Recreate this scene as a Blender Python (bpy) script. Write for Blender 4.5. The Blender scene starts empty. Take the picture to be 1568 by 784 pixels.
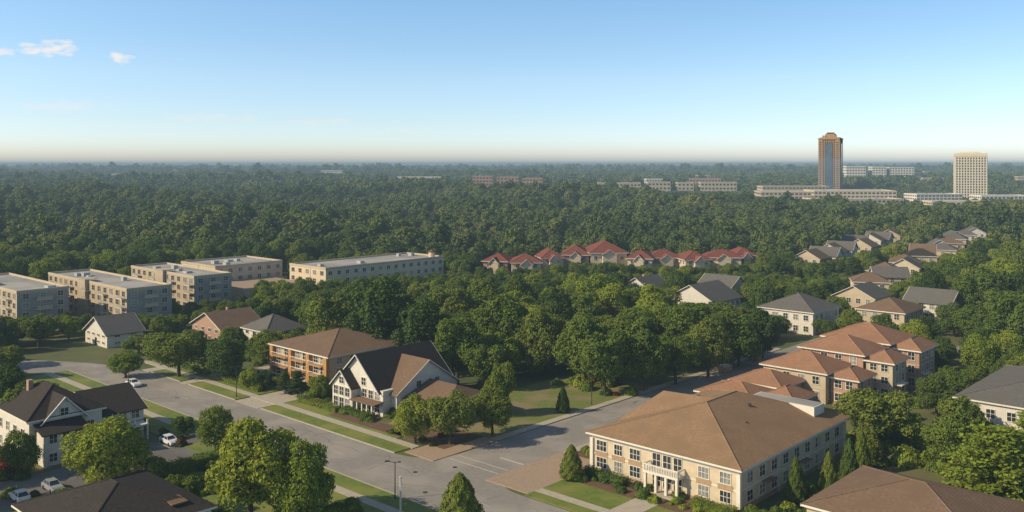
import bpy, math, random
import numpy as np
from mathutils import Vector, Matrix
random.seed(7); rng=np.random.default_rng(7)
scene=bpy.context.scene
CAMH=50.0
U=(0.734,-0.679); N=(0.679,0.734); ROT=math.atan2(U[1],U[0])
def T(a,b): return (U[0]*a+N[0]*b, U[1]*a+N[1]*b)
def AB(x,y): return (U[0]*x+U[1]*y, N[0]*x+N[1]*y)
def terr(x,y):
    s=min(1,max(0,(y-520)/500)); s=s*s*(3-2*s)
    s*=1-math.exp(-(((x-520)/280)**2+((y-1220)/380)**2))
    s*=1-0.7*math.exp(-(((x-120)/280)**2+((y-1300)/250)**2))
    z=6.5*math.sin(x*.0046+1.3)*math.sin(y*.0061+.5)+3.8*math.sin(x*.011+y*.007)+2.4*math.sin(x*.023-y*.012)+5
    return max(0,z)*s

# ------------------------------------------------------------ materials
def mat(name,c1,c2=None,scale=1.0,rough=0.85,big=None,bump=0.0,spec=0.3,det=4,metal=0.0,bigscale=0.07):
    m=bpy.data.materials.new(name); m.use_nodes=True; nt=m.node_tree; bs=nt.nodes['Principled BSDF']
    bs.inputs['Roughness'].default_value=rough; bs.inputs['Specular IOR Level'].default_value=spec
    bs.inputs['Metallic'].default_value=metal
    if c2 is None: c2=tuple(x*0.82 for x in c1)
    tc=nt.nodes.new('ShaderNodeTexCoord'); no=nt.nodes.new('ShaderNodeTexNoise')
    no.inputs['Scale'].default_value=scale; no.inputs['Detail'].default_value=det; no.inputs['Roughness'].default_value=0.65
    nt.links.new(tc.outputs['Object'],no.inputs['Vector'])
    r=nt.nodes.new('ShaderNodeValToRGB'); r.color_ramp.elements[0].position=0.32; r.color_ramp.elements[1].position=0.68
    r.color_ramp.elements[0].color=(*c2,1); r.color_ramp.elements[1].color=(*c1,1)
    nt.links.new(no.outputs['Fac'],r.inputs['Fac']); out=r.outputs['Color']
    if big:
        n2=nt.nodes.new('ShaderNodeTexNoise'); n2.inputs['Scale'].default_value=bigscale; n2.inputs['Detail'].default_value=5
        nt.links.new(tc.outputs['Object'],n2.inputs['Vector'])
        r2=nt.nodes.new('ShaderNodeValToRGB'); r2.color_ramp.elements[0].position=0.45; r2.color_ramp.elements[1].position=0.62
        nt.links.new(n2.outputs['Fac'],r2.inputs['Fac'])
        mx=nt.nodes.new('ShaderNodeMix'); mx.data_type='RGBA'
        nt.links.new(r2.outputs['Color'],mx.inputs[0]); nt.links.new(out,mx.inputs[6]); mx.inputs[7].default_value=(*big,1); out=mx.outputs[2]
    nt.links.new(out,bs.inputs['Base Color'])
    if bump:
        b=nt.nodes.new('ShaderNodeBump'); b.inputs['Strength'].default_value=bump; b.inputs['Distance'].default_value=0.1
        nt.links.new(no.outputs['Fac'],b.inputs['Height']); nt.links.new(b.outputs['Normal'],bs.inputs['Normal'])
    return m
def shingle(name,c1,c2):
    m=mat(name,c1,c2,scale=2.2,rough=0.95,bump=0.3,spec=0.1,big=tuple(x*0.78 for x in c1),bigscale=0.3)
    nt=m.node_tree; bs=nt.nodes['Principled BSDF']
    src=bs.inputs['Base Color'].links[0].from_socket
    tc=nt.nodes.new('ShaderNodeTexCoord'); w=nt.nodes.new('ShaderNodeTexWave'); w.bands_direction='Z'
    w.inputs['Scale'].default_value=3.1; w.inputs['Distortion'].default_value=1.5; w.inputs['Detail'].default_value=4; w.inputs['Detail Scale'].default_value=3
    nt.links.new(tc.outputs['Object'],w.inputs['Vector'])
    mr=nt.nodes.new('ShaderNodeMapRange'); mr.inputs[3].default_value=0.86; mr.inputs[4].default_value=1.05
    nt.links.new(w.outputs['Fac'],mr.inputs[0])
    mx=nt.nodes.new('ShaderNodeMix'); mx.data_type='RGBA'; mx.blend_type='MULTIPLY'; mx.inputs[0].default_value=1
    nt.links.new(src,mx.inputs[6]); nt.links.new(mr.outputs[0],mx.inputs[7]); nt.links.new(mx.outputs[2],bs.inputs['Base Color'])
    return m
def leafmat(name,c1,c2,c3,hv=0.35,scale=0.45,loc=False):
    m=bpy.data.materials.new(name); m.use_nodes=True; nt=m.node_tree; nt.nodes.clear()
    out=nt.nodes.new('ShaderNodeOutputMaterial'); tc=nt.nodes.new('ShaderNodeTexCoord')
    n1=nt.nodes.new('ShaderNodeTexNoise'); n1.inputs['Scale'].default_value=scale; n1.inputs['Detail'].default_value=3; n1.inputs['Roughness'].default_value=0.8
    nt.links.new(tc.outputs['Object'],n1.inputs['Vector'])
    r=nt.nodes.new('ShaderNodeValToRGB'); r.color_ramp.elements[0].position=0.3; r.color_ramp.elements[1].position=0.7
    r.color_ramp.elements[0].color=(*c2,1); r.color_ramp.elements[1].color=(*c1,1)
    nt.links.new(n1.outputs['Fac'],r.inputs['Fac'])
    oi=nt.nodes.new('ShaderNodeObjectInfo')
    rr=nt.nodes.new('ShaderNodeValToRGB'); e=rr.color_ramp.elements
    e[0].position=0; e[0].color=(*c2,1); e[1].position=1; e[1].color=(*c3,1)
    x=e.new(0.5); x.color=(*c1,1)
    if loc:
        n3=nt.nodes.new('ShaderNodeTexNoise'); n3.inputs['Scale'].default_value=0.007; n3.inputs['Detail'].default_value=3
        nt.links.new(oi.outputs['Location'],n3.inputs['Vector'])
        mr=nt.nodes.new('ShaderNodeMapRange'); mr.inputs[1].default_value=0.36; mr.inputs[2].default_value=0.64; nt.links.new(n3.outputs['Fac'],mr.inputs[0])
        mm=nt.nodes.new('ShaderNodeMath'); mm.operation='MULTIPLY_ADD'; nt.links.new(mr.outputs[0],mm.inputs[0]); mm.inputs[1].default_value=0.5
        m2=nt.nodes.new('ShaderNodeMath'); m2.operation='MULTIPLY'; nt.links.new(oi.outputs['Random'],m2.inputs[0]); m2.inputs[1].default_value=0.5
        nt.links.new(m2.outputs[0],mm.inputs[2]); nt.links.new(mm.outputs[0],rr.inputs['Fac'])
    else: nt.links.new(oi.outputs['Random'],rr.inputs['Fac'])
    mx=nt.nodes.new('ShaderNodeMix'); mx.data_type='RGBA'; mx.inputs[0].default_value=hv+0.2
    nt.links.new(r.outputs['Color'],mx.inputs[6]); nt.links.new(rr.outputs['Color'],mx.inputs[7])
    d=nt.nodes.new('ShaderNodeBsdfDiffuse'); t=nt.nodes.new('ShaderNodeBsdfTranslucent'); s=nt.nodes.new('ShaderNodeMixShader')
    s.inputs[0].default_value=0.28
    nt.links.new(mx.outputs[2],d.inputs['Color']); nt.links.new(mx.outputs[2],t.inputs['Color'])
    nt.links.new(d.outputs[0],s.inputs[1]); nt.links.new(t.outputs[0],s.inputs[2]); nt.links.new(s.outputs[0],out.inputs['Surface'])
    return m
M={}
M['cream']=mat('cream_stucco',(0.62,0.51,0.36),(0.51,0.41,0.29),0.6)
M['white']=mat('white_siding',(0.66,0.61,0.53),(0.56,0.52,0.45),0.8)
M['trim']=mat('white_trim',(0.72,0.66,0.57),(0.62,0.57,0.49),2)
M['tan']=mat('tan_brick',(0.42,0.28,0.17),(0.33,0.21,0.13),3)
M['beige']=mat('beige_render',(0.52,0.42,0.29),(0.42,0.34,0.24),0.35,big=(0.46,0.37,0.27))
M['sand']=mat('sand_render',(0.47,0.38,0.265),(0.38,0.305,0.215),0.3,big=(0.41,0.33,0.24))
M['grey']=mat('grey_render',(0.34,0.315,0.285),(0.27,0.25,0.23),0.5)
M['ochre']=mat('ochre_wood',(0.50,0.27,0.09),(0.36,0.18,0.06),1.5)
M['pink']=mat('rose_brick',(0.42,0.26,0.18),(0.34,0.20,0.14),3)
M['glass']=mat('window_glass',(0.035,0.045,0.055),(0.02,0.025,0.03),0.4,rough=0.12,spec=0.8)
M['blind']=mat('window_blind',(0.30,0.29,0.26),(0.12,0.13,0.14),0.5,rough=0.2,spec=0.8)
M['blueglass']=mat('blue_glass',(0.06,0.11,0.17),(0.03,0.05,0.08),0.1,rough=0.15,spec=0.8)
M['rbrown']=shingle('brown_shingle',(0.32,0.205,0.12),(0.24,0.15,0.088))
M['rdark']=shingle('dark_shingle',(0.065,0.053,0.046),(0.038,0.033,0.03))
M['rmid']=shingle('mid_brown_shingle',(0.22,0.145,0.098),(0.155,0.10,0.068))
M['rgrey']=shingle('grey_shingle',(0.17,0.155,0.14),(0.105,0.10,0.094))
M['rterra']=shingle('terracotta_tile',(0.355,0.195,0.12),(0.26,0.14,0.085))
M['rred']=shingle('red_tile',(0.24,0.08,0.058),(0.16,0.055,0.042))
M['flat']=mat('flat_roof_membrane',(0.33,0.31,0.28),(0.24,0.225,0.205),0.25,big=(0.39,0.365,0.33))
M['white_roof']=mat('white_roof_membrane',(0.58,0.54,0.48),(0.46,0.43,0.39),0.2)
M['asphalt']=mat('weathered_asphalt',(0.285,0.255,0.225),(0.23,0.205,0.18),1.2,rough=0.9,big=(0.32,0.288,0.252),bump=0.1,bigscale=0.12)
M['asphalt2']=mat('dark_asphalt',(0.15,0.14,0.13),(0.11,0.10,0.095),1.2,rough=0.9,big=(0.18,0.168,0.15))
M['concrete']=mat('concrete_paving',(0.46,0.40,0.31),(0.38,0.33,0.26),1.0)
M['paver']=mat('clay_paver',(0.40,0.29,0.20),(0.31,0.22,0.155),2.0,bump=0.2)
M['lawn']=mat('lawn_grass',(0.165,0.205,0.034),(0.10,0.14,0.026),0.9,big=(0.205,0.21,0.045),bigscale=0.12,bump=0.3)
M['drylawn']=mat('dry_lawn',(0.18,0.195,0.05),(0.125,0.15,0.037),0.8,big=(0.235,0.19,0.095),bigscale=0.13,bump=0.3)
M['mulch']=mat('mulch_bed',(0.18,0.10,0.06),(0.10,0.06,0.04),3,bump=0.4)
M['paint']=mat('road_paint',(0.56,0.53,0.47),(0.38,0.36,0.32),3)
M['bark']=mat('bark',(0.10,0.07,0.05),(0.05,0.035,0.025),4,bump=0.5)
M['metal']=mat('painted_metal',(0.05,0.05,0.05),(0.03,0.03,0.03),3,rough=0.4)
M['pole']=mat('pale_pole',(0.55,0.53,0.48),(0.45,0.43,0.4),3,rough=0.5)
M['tyre']=mat('tyre_rubber',(0.02,0.02,0.02),None,5)
M['unit']=mat('rooftop_unit_metal',(0.42,0.42,0.4),(0.32,0.32,0.31),2,rough=0.5)
M['towertan']=mat('tower_stone',(0.36,0.24,0.15),(0.29,0.19,0.12),0.1)
M['towercream']=mat('tower_concrete',(0.66,0.57,0.43),(0.58,0.5,0.38),0.1)
for nme,c in dict(carw=(0.7,0.7,0.7),cars=(0.3,0.31,0.33),carb=(0.03,0.035,0.05),carr=(0.3,0.03,0.02)).items():
    M[nme]=mat('car_paint_'+nme,c,c,1,rough=0.25,spec=0.6)
M['lampglass']=mat('lamp_lens',(0.6,0.6,0.55),None,5,rough=0.2)
M['leafA']=leafmat('foliage_green',(0.168,0.222,0.042),(0.085,0.13,0.030),(0.235,0.25,0.05),hv=0.4)
M['leafB']=leafmat('foliage_bright',(0.26,0.315,0.045),(0.155,0.21,0.032),(0.32,0.33,0.05))
M['leafD']=leafmat('foliage_dark',(0.10,0.152,0.038),(0.05,0.085,0.028),(0.14,0.18,0.042),hv=0.4)
M['leafF']=leafmat('foliage_forest',(0.145,0.19,0.052),(0.058,0.09,0.034),(0.29,0.285,0.085),hv=0.5,scale=0.25,loc=True)
M['leafR']=leafmat('foliage_red',(0.24,0.04,0.025),(0.12,0.025,0.02),(0.3,0.06,0.04))

# ------------------------------------------------------------ mesh builder
class MB:
    def __init__(s): s.v=[];s.f=[]
    def quad(s,*p):
        i=len(s.v); s.v+=list(p); s.f.append(tuple(range(i,i+len(p))))
    def box(s,x0,x1,y0,y1,z0,z1):
        i=len(s.v)
        s.v+=[(x0,y0,z0),(x1,y0,z0),(x1,y1,z0),(x0,y1,z0),(x0,y0,z1),(x1,y0,z1),(x1,y1,z1),(x0,y1,z1)]
        s.f+=[(i,i+3,i+2,i+1),(i+4,i+5,i+6,i+7),(i,i+1,i+5,i+4),(i+1,i+2,i+6,i+5),(i+2,i+3,i+7,i+6),(i+3,i,i+4,i+7)]
    def slab(s,p,t):
        i=len(s.v); n=len(p)
        s.v+=list(p)+[(x,y,z-t) for x,y,z in p]
        s.f.append(tuple(range(i,i+n))); s.f.append(tuple(range(i+2*n-1,i+n-1,-1)))
        for k in range(n): s.f.append((i+k,i+n+k,i+n+(k+1)%n,i+(k+1)%n))
    def cyl(s,x,y,z0,z1,r0,r1,n=10):
        i=len(s.v)
        for k in range(n):
            t=2*math.pi*k/n; s.v.append((x+r0*math.cos(t),y+r0*math.sin(t),z0))
        for k in range(n):
            t=2*math.pi*k/n; s.v.append((x+r1*math.cos(t),y+r1*math.sin(t),z1))
        for k in range(n): s.f.append((i+k,i+(k+1)%n,i+n+(k+1)%n,i+n+k))
        s.f.append(tuple(range(i+n,i+2*n))); s.f.append(tuple(range(i+n-1,i-1,-1)))
    def tube(s,p,q,r0,r1,n=7):
        p=Vector(p);q=Vector(q);d=(q-p).normalized(); a=d.orthogonal().normalized(); b=d.cross(a); i=len(s.v)
        for c,r in ((p,r0),(q,r1)):
            for k in range(n):
                t=2*math.pi*k/n; w=c+a*math.cos(t)*r+b*math.sin(t)*r; s.v.append(tuple(w))
        for k in range(n): s.f.append((i+k,i+(k+1)%n,i+n+(k+1)%n,i+n+k))
        s.f.append(tuple(range(i+n,i+2*n))); s.f.append(tuple(range(i+n-1,i-1,-1)))
    def mesh(s,name,m):
        me=bpy.data.meshes.new(name); me.from_pydata(s.v,[],s.f); me.materials.append(m); me.update(); return me
def link(o): scene.collection.objects.link(o); return o
def newobj(name,me,loc=(0,0,0),rot=0,sc=(1,1,1),parent=None):
    o=bpy.data.objects.new(name,me); o.location=loc; o.rotation_euler=(0,0,rot); o.scale=sc
    if parent: o.parent=parent
    return link(o)

EXCL=[]; WC=[]; WR=[]; PROT=[]; PROTF=[]   # clearings, and foregrounds of buildings with lower planting
class Bld:
    def __init__(s,name,a,b,world=False,rot=None,z=0):
        e=bpy.data.objects.new(name,None); e.empty_display_size=2
        p=(a,b) if world else T(a,b)
        e.location=(p[0],p[1],z); e.rotation_euler=(0,0,ROT if rot is None else rot); link(e); s.e=e; s.parts={}
    def p(s,name,m):
        k=(name,m)
        if k not in s.parts: s.parts[k]=MB()
        return s.parts[k]
    def done(s):
        for (n,m),mb in s.parts.items():
            if mb.f: newobj(n,mb.mesh(n,M[m]),parent=s.e)
        return s.e
def sbox(mb,side,pl,c0,c1,z0,z1,d0,d1):
    if side=='y0': mb.box(c0,c1,pl-d1,pl-d0,z0,z1)
    elif side=='y1': mb.box(c0,c1,pl+d0,pl+d1,z0,z1)
    elif side=='x0': mb.box(pl-d1,pl-d0,c0,c1,z0,z1)
    else: mb.box(pl+d0,pl+d1,c0,c1,z0,z1)
def window(B,side,pl,c,z,w,h,fr='trim',mull=1,t=0.1):
    g='blind' if random.random()<0.25 else 'glass'
    sbox(B.p('windows',g),side,pl,c-w/2,c+w/2,z,z+h,-0.05,0.02)
    f=B.p('window_frames',fr)
    sbox(f,side,pl,c-w/2-t,c-w/2,z,z+h,-0.02,0.09); sbox(f,side,pl,c+w/2,c+w/2+t,z,z+h,-0.02,0.09)
    sbox(f,side,pl,c-w/2-t,c+w/2+t,z+h,z+h+t,-0.02,0.10); sbox(f,side,pl,c-w/2-t*1.5,c+w/2+t*1.5,z-t,z,-0.02,0.16)
    for k in range(mull):
        x=c-w/2+w*(k+1)/(mull+1); sbox(f,side,pl,x-0.035,x+0.035,z,z+h,0.02,0.06)
    if h>1.2: sbox(f,side,pl,c-w/2,c+w/2,z+h*0.5-0.03,z+h*0.5+0.03,0.02,0.055)
def winrow(B,side,pl,c0,c1,n,z,w,h,**k):
    for i in range(n):
        window(B,side,pl,c0+(c1-c0)*(i+0.5)/n,z,w,h,**k)
def hip(B,x0,x1,y0,y1,z,h,o=0.7,m='rbrown',name='roof',fm='trim'):
    x0-=o;x1+=o;y0-=o;y1+=o; R=B.p(name,m)
    W=x1-x0;D=y1-y0
    A,Bc,C,Dd=(x0,y0,z),(x1,y0,z),(x1,y1,z),(x0,y1,z)
    if W>=D:
        r0=(x0+D/2,(y0+y1)/2,z+h); r1=(x1-D/2,(y0+y1)/2,z+h)
        R.quad(A,Bc,r1,r0);R.quad(Bc,C,r1);R.quad(C,Dd,r0,r1);R.quad(Dd,A,r0)
    else:
        r0=((x0+x1)/2,y0+W/2,z+h); r1=((x0+x1)/2,y1-W/2,z+h)
        R.quad(A,Bc,r0);R.quad(Bc,C,r1,r0);R.quad(C,Dd,r1);R.quad(Dd,A,r0,r1)
    cap=B.p('ridge_caps',m)
    for q in ((A,r0),(Bc,r0 if W<D else r1),(C,r1),(Dd,r1 if W<D else r0),(r0,r1)):
        if (Vector(q[0])-Vector(q[1])).length>0.1: cap.tube(q[0],q[1],0.11,0.11,5)
    B.p('fascia',fm).box(x0,x1,y0,y1,z-0.28,z-0.003)
def gable(B,x0,x1,y0,y1,z,h,axis='x',o=0.6,m='rbrown',wm='white',t=0.22,name='roof'):
    R=B.p(name,m); Wl=B.p('gable_walls',wm)
    if axis=='x':
        yc=(y0+y1)/2; s=h/((y1-y0)/2); ze=z-o*s
        R.slab([(x0-o,y0-o,ze+t),(x1+o,y0-o,ze+t),(x1+o,yc,z+h+t),(x0-o,yc,z+h+t)],t)
        R.slab([(x0-o,yc,z+h+t),(x1+o,yc,z+h+t),(x1+o,y1+o,ze+t),(x0-o,y1+o,ze+t)],t)
        Wl.quad((x0,y1,z),(x0,y0,z),(x0,yc,z+h)); Wl.quad((x1,y0,z),(x1,y1,z),(x1,yc,z+h))
        tr=B.p('barge_boards','trim')
        for xx,sg in ((x0-o,-1),(x1+o,1)):
            for ya,yb,za,zb in ((y0-o,yc,ze,z+h),(y1+o,yc,ze,z+h)):
                tr.tube((xx+sg*0.03,ya,za+0.1),(xx+sg*0.03,yb,zb+0.1),0.12,0.12,4)
    else:
        xc=(x0+x1)/2; s=h/((x1-x0)/2); ze=z-o*s
        R.slab([(x0-o,y0-o,ze+t),(xc,y0-o,z+h+t),(xc,y1+o,z+h+t),(x0-o,y1+o,ze+t)],t)
        R.slab([(xc,y0-o,z+h+t),(x1+o,y0-o,ze+t),(x1+o,y1+o,ze+t),(xc,y1+o,z+h+t)],t)
        Wl.quad((x0,y0,z),(x1,y0,z),(xc,y0,z+h)); Wl.quad((x1,y1,z),(x0,y1,z),(xc,y1,z+h))
        tr=B.p('barge_boards','trim')
        for yy,sg in ((y0-o,-1),(y1+o,1)):
            for xa,xb,za,zb in ((x0-o,xc,ze,z+h),(x1+o,xc,ze,z+h)):
                tr.tube((xa,yy+sg*0.03,za+0.1),(xb,yy+sg*0.03,zb+0.1),0.12,0.12,4)
def flat(B,x0,x1,y0,y1,z,m='flat',pm='trim',units=4,ph=0.7):
    B.p('flat_roof',m).box(x0+0.05,x1-0.05,y0+0.05,y1-0.05,z,z+0.12)
    P=B.p('parapet',pm); w=0.35
    P.box(x0-0.12,x1+0.12,y0-0.12,y0+w,z-0.1,z+ph);P.box(x0-0.12,x1+0.12,y1-w,y1+0.12,z-0.1,z+ph)
    P.box(x0-0.12,x0+w,y0+w,y1-w,z-0.1,z+ph);P.box(x1-w,x1+0.12,y0+w,y1-w,z-0.1,z+ph)
    for i in range(units):
        ux=random.uniform(x0+3,x1-3);uy=random.uniform(y0+3,y1-3);s=random.uniform(0.7,1.5)
        B.p('rooftop_units','unit').box(ux-s,ux+s,uy-s*0.8,uy+s*0.8,z+0.12,z+0.12+random.uniform(0.7,1.3))

# ------------------------------------------------------------ buildings
def foreground_apartment():
    B=Bld('apartment_building',-91.2,117.8); W=26.4;D=36.1;H=6.2
    B.p('walls','cream').box(0,W,0,D,0,H)
    B.p('base_course','tan').box(-0.04,W+0.04,-0.04,D+0.04,0,0.7)
    B.p('string_course','trim').box(-0.06,W+0.06,-0.06,D+0.06,3.0,3.2)
    B.p('frieze','trim').box(-0.05,W+0.05,-0.05,D+0.05,5.6,5.92)
    for c in (0,W):
        for d in (0,D): B.p('corner_pilasters','trim').box(c-0.3,c+0.3,d-0.3,d+0.3,0.7,5.6)
    for z in (1.05,3.75):
        for c in (1.9,5.2,8.4): window(B,'y0',0,c,z,1.9 if c!=5.2 else 1.5,1.6,mull=2)
        for c in (20.6,24.2): window(B,'y0',0,c,z,1.7,1.6,mull=2)
        winrow(B,'x1',W,1.2,D-1,9,z,1.7,1.55,mull=1); winrow(B,'x0',0,1,D-1,9,z,1.6,1.5); winrow(B,'y1',D,1,W-1,7,z,1.6,1.5)
    for c in (1.9,5.2,8.4,20.6,24.2): sbox(B.p('brick_panels','tan'),'y0',0,c-1.25,c+1.25,2.82,3.6,0.062,0.075)
    hip(B,0,W,0,D,H+0.25,4.6,o=0.8,m='rbrown')
    Rw=B.p('roof','rbrown'); zt=H+4.7; y=16.8
    Rw.quad((-0.8,7.6,6.46),(13.2,y,zt+0.02),(2.6,y,zt-0.4)); Rw.quad((-0.8,7.6,6.46),(2.6,y,zt-0.4),(-0.8,26,6.46)); Rw.quad((-0.8,26,6.46),(2.6,y,zt-0.4),(13.2,y,zt+0.02))
    B.p('plant_deck','trim').box(12.5,24.2,29.3,33.2,6.6,9.0); B.p('plant_deck_roof','flat').box(12.8,23.9,29.6,32.9,9.003,9.06)
    B.p('roof_vents','metal').box(6,6.5,22,22.5,8.2,9.3); B.p('roof_vents','metal').box(17,17.4,20,20.4,9,10.2); B.p('roof_vents','metal').cyl(20,14,8,9.0,0.15,0.15)
    x0,x1=11.2,17.4; P=B.p('porch','trim')
    B.p('porch_deck','trim').box(x0,x1,-2.0,-0.07,3.0,3.35); B.p('porch_floor','concrete').box(x0-0.4,x1+0.4,-2.6,-0.07,0,0.3)
    for x in (x0+0.3,x0+2.2,x1-2.2,x1-0.3): P.box(x-0.2,x+0.2,-1.9,-1.5,0.3,3.0)
    for k in range(21):
        x=x0+0.15+(x1-x0-0.3)*k/20; P.box(x-0.06,x+0.06,-1.95,-1.83,3.35,4.25)
    for k in range(6):
        for xx in (x0+0.1,x1-0.1): P.box(xx-0.05,xx+0.05,-1.7+k*0.28,-1.6+k*0.28,3.35,4.25)
    P.box(x0,x1,-2.0,-1.78,4.25,4.38); P.box(x0,x0+0.2,-1.78,-0.1,4.25,4.38); P.box(x1-0.2,x1,-1.78,-0.1,4.25,4.38)
    for c in (x0+1.2,14.3,x1-1.2):
        window(B,'y0',0,c,3.5,1.4,2.1,mull=1); window(B,'y0',0,c,0.4,1.4,2.3,mull=1)
    for c in (8,20): sbox(B.p('awnings','rbrown'),'x1',W,c-1.4,c+1.4,2.9,3.05,0.0,1.2)
    B.p('downpipes','trim').box(W+0.01,W+0.14,12,12.14,0,6); B.p('downpipes','trim').box(W+0.01,W+0.14,26,26.14,0,6)
    B.done()
foreground_apartment(); EXCL.append((-97,-62,113,158))

def white_gable_house():
    B=Bld('white_gabled_house',-157,115); w='white'
    B.p('walls',w).box(0,16,0.0,19,0,5.0)
    gable(B,1.2,14.8,0,19,5.0,6.1,'y',o=0.7,m='rdark',wm=w)
    B.p('front_bay',w).box(2.2,8.4,-2.0,-0.003,0,4.9); gable(B,2.2,8.4,-2.0,3,4.9,2.9,'y',o=0.45,m='rdark',wm=w)
    B.p('side_bay',w).box(-2.6,-0.003,3,10,0,4.2); gable(B,-2.6,3,3,10,4.2,2.6,'x',o=0.45,m='rdark',wm=w)
    B.p('wing_walls',w).box(16.003,17.5,2.2,18.6,0,4.4); gable(B,8,17.5,2.2,18.6,4.4,5.4,'x',o=0.6,m='rmid',wm=w)
    B.p('annex_walls','white').box(17.503,29.5,4.0,18.5,0,3.0)
    R=B.p('annex_roof','rmid')
    R.slab([(17.6,3.4,3.2),(30.2,3.4,3.2),(25.5,11,6.0),(17.6,11,6.0)],0.2); R.slab([(17.6,11,6.0),(25.5,11,6.0),(30.2,19,3.2),(17.6,19,3.2)],0.2); R.slab([(30.2,3.4,3.2),(30.2,19,3.2),(25.5,11,6.0)],0.2)
    for c in (3.4,5.3,7.2):
        window(B,'y0',-2.0,c,0.5,1.4,1.9,mull=1); window(B,'y0',-2.0,c,2.9,1.4,1.7,mull=1)
    window(B,'y0',-2.0,5.3,5.3,1.5,1.3,mull=1)
    for c in (10.2,12.2,14.2):
        window(B,'y0',0,c,0.5,1.4,1.9,mull=1); window(B,'y0',0,c,3.0,1.4,1.6,mull=1)
    window(B,'y0',0,9.9,5.3,1.3,1.5,mull=1); window(B,'y0',0,0.9,0.6,1.0,1.8); window(B,'y0',0,0.9,3,1.0,1.4)
    for c in (4.6,8.2): window(B,'x0',-2.6,c,0.8,1.4,1.6); window(B,'x0',-2.6,c,2.8,1.2,1.1)
    window(B,'x1',17.5,8,4.8,1.2,1.2); window(B,'x1',17.5,13,4.8,1.2,1.2)
    winrow(B,'x1',29.5,5,18,4,1.0,1.5,1.4); winrow(B,'y0',4.0,18.2,29,4,1.0,1.6,1.4)
    for k in range(5): B.p('porch_posts','trim').box(8.9+k*1.55,9.15+k*1.55,-2.3,-2.05,0.0,2.6)
    B.p('porch_roof','rmid').slab([(8.5,-2.6,2.75),(16.2,-2.6,2.75),(16.2,-0.02,3.0),(8.5,-0.02,3.0)],0.15)
    B.done()
white_gable_house(); EXCL.append((-162,-124,110,137))

def brown_apartment():
    B=Bld('brown_apartment_building',-188.5,120.5); W=22;D=24;H=7.2
    B.p('walls','beige').box(0,W,0,D,0,H)
    hip(B,0,W,0,D,H+0.25,3.4,o=0.9,m='rmid')
    for x in (0,7.6,14.6,21.2): B.p('bays','ochre').box(x-0.1,x+1.1,-0.9,-0.003,0,H-0.1)
    for z in (0.6,3.1,5.4):
        for c in (2.4,5.6,10.2,13.0,17.2,19.8): window(B,'y0',0,c,z,1.6,1.45)
        winrow(B,'x1',W,1,D-1,6,z,1.6,1.3); winrow(B,'x0',0,1,D-1,6,z,1.6,1.3)
        for (a,b) in ((1.2,7.3),(8.9,14.3),(15.9,21)):
            B.p('balconies','ochre').box(a,b,-1.5,-0.004,z-0.45,z-0.3)
            B.p('balcony_rails','trim').box(a,b,-1.5,-1.42,z+0.45,z+0.55)
            for k in range(12): x=a+0.1+(b-a-0.2)*k/11; B.p('balcony_rails','trim').box(x-0.03,x+0.03,-1.49,-1.43,z-0.3,z+0.45)
    B.done()
brown_apartment(); EXCL.append((-193,-163,116,148))
PROT.append((*T(-178,122),11,2.5)); PROT.append((*T(-148,118),9,1.5))

def left_house():
    B=Bld('dark_roofed_white_house',-178,57); w='white'
    B.p('walls',w).box(0,16,0,12,0,7); B.p('rear_walls',w).box(1,15,12.003,20,0,5.4)
    hip(B,0,16,0,12,7.2,4.0,o=0.6,m='rdark')
    gable(B,9,16.4,2,9,6.6,3.6,'x',o=0.5,m='rdark',wm=w)
    gable(B,1,15,11,20,5.4,3.2,'y',o=0.5,m='rdark',wm=w)
    B.p('front_block',w).box(16.003,19.5,1,8,0,5.2); B.p('front_block_roof','rdark').slab([(16.05,0.6,6.5),(16.05,8.4,6.5),(20,8.4,5.3),(20,0.6,5.3)],0.2)
    B.p('balcony_slab','trim').box(15.05,18,12.2,19.6,2.9,3.15)
    for k in range(4): B.p('balcony_posts','trim').box(17.6,17.85,12.4+k*2.3,12.65+k*2.3,0,4.0)
    B.p('balcony_posts','metal').box(17.7,17.76,12.4,19.5,3.95,4.05)
    for z in (0.8,3.8):
        winrow(B,'x1',15,12.6,19.6,3,z,1.4,1.5); winrow(B,'x1',19.5,1.5,7.6,3,z-0.1,1.2,1.3); winrow(B,'x1',16,8.2,11.8,1,z,1.2,1.5)
        winrow(B,'y0',0,1,15,4,z,1.4,1.5); winrow(B,'y1',20,2,14,4,z,1.4,1.3); winrow(B,'x0',0,1,11,3,z,1.3,1.4)
    window(B,'x1',16.4,5.5,7.0,1.3,1.4)
    for x,y in ((5,4),): B.p('chimneys','pink').box(x-0.5,x+0.5,y-0.4,y+0.4,9,11.6)
    B.done()
left_house(); EXCL.append((-182,-156,54,79))

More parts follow.
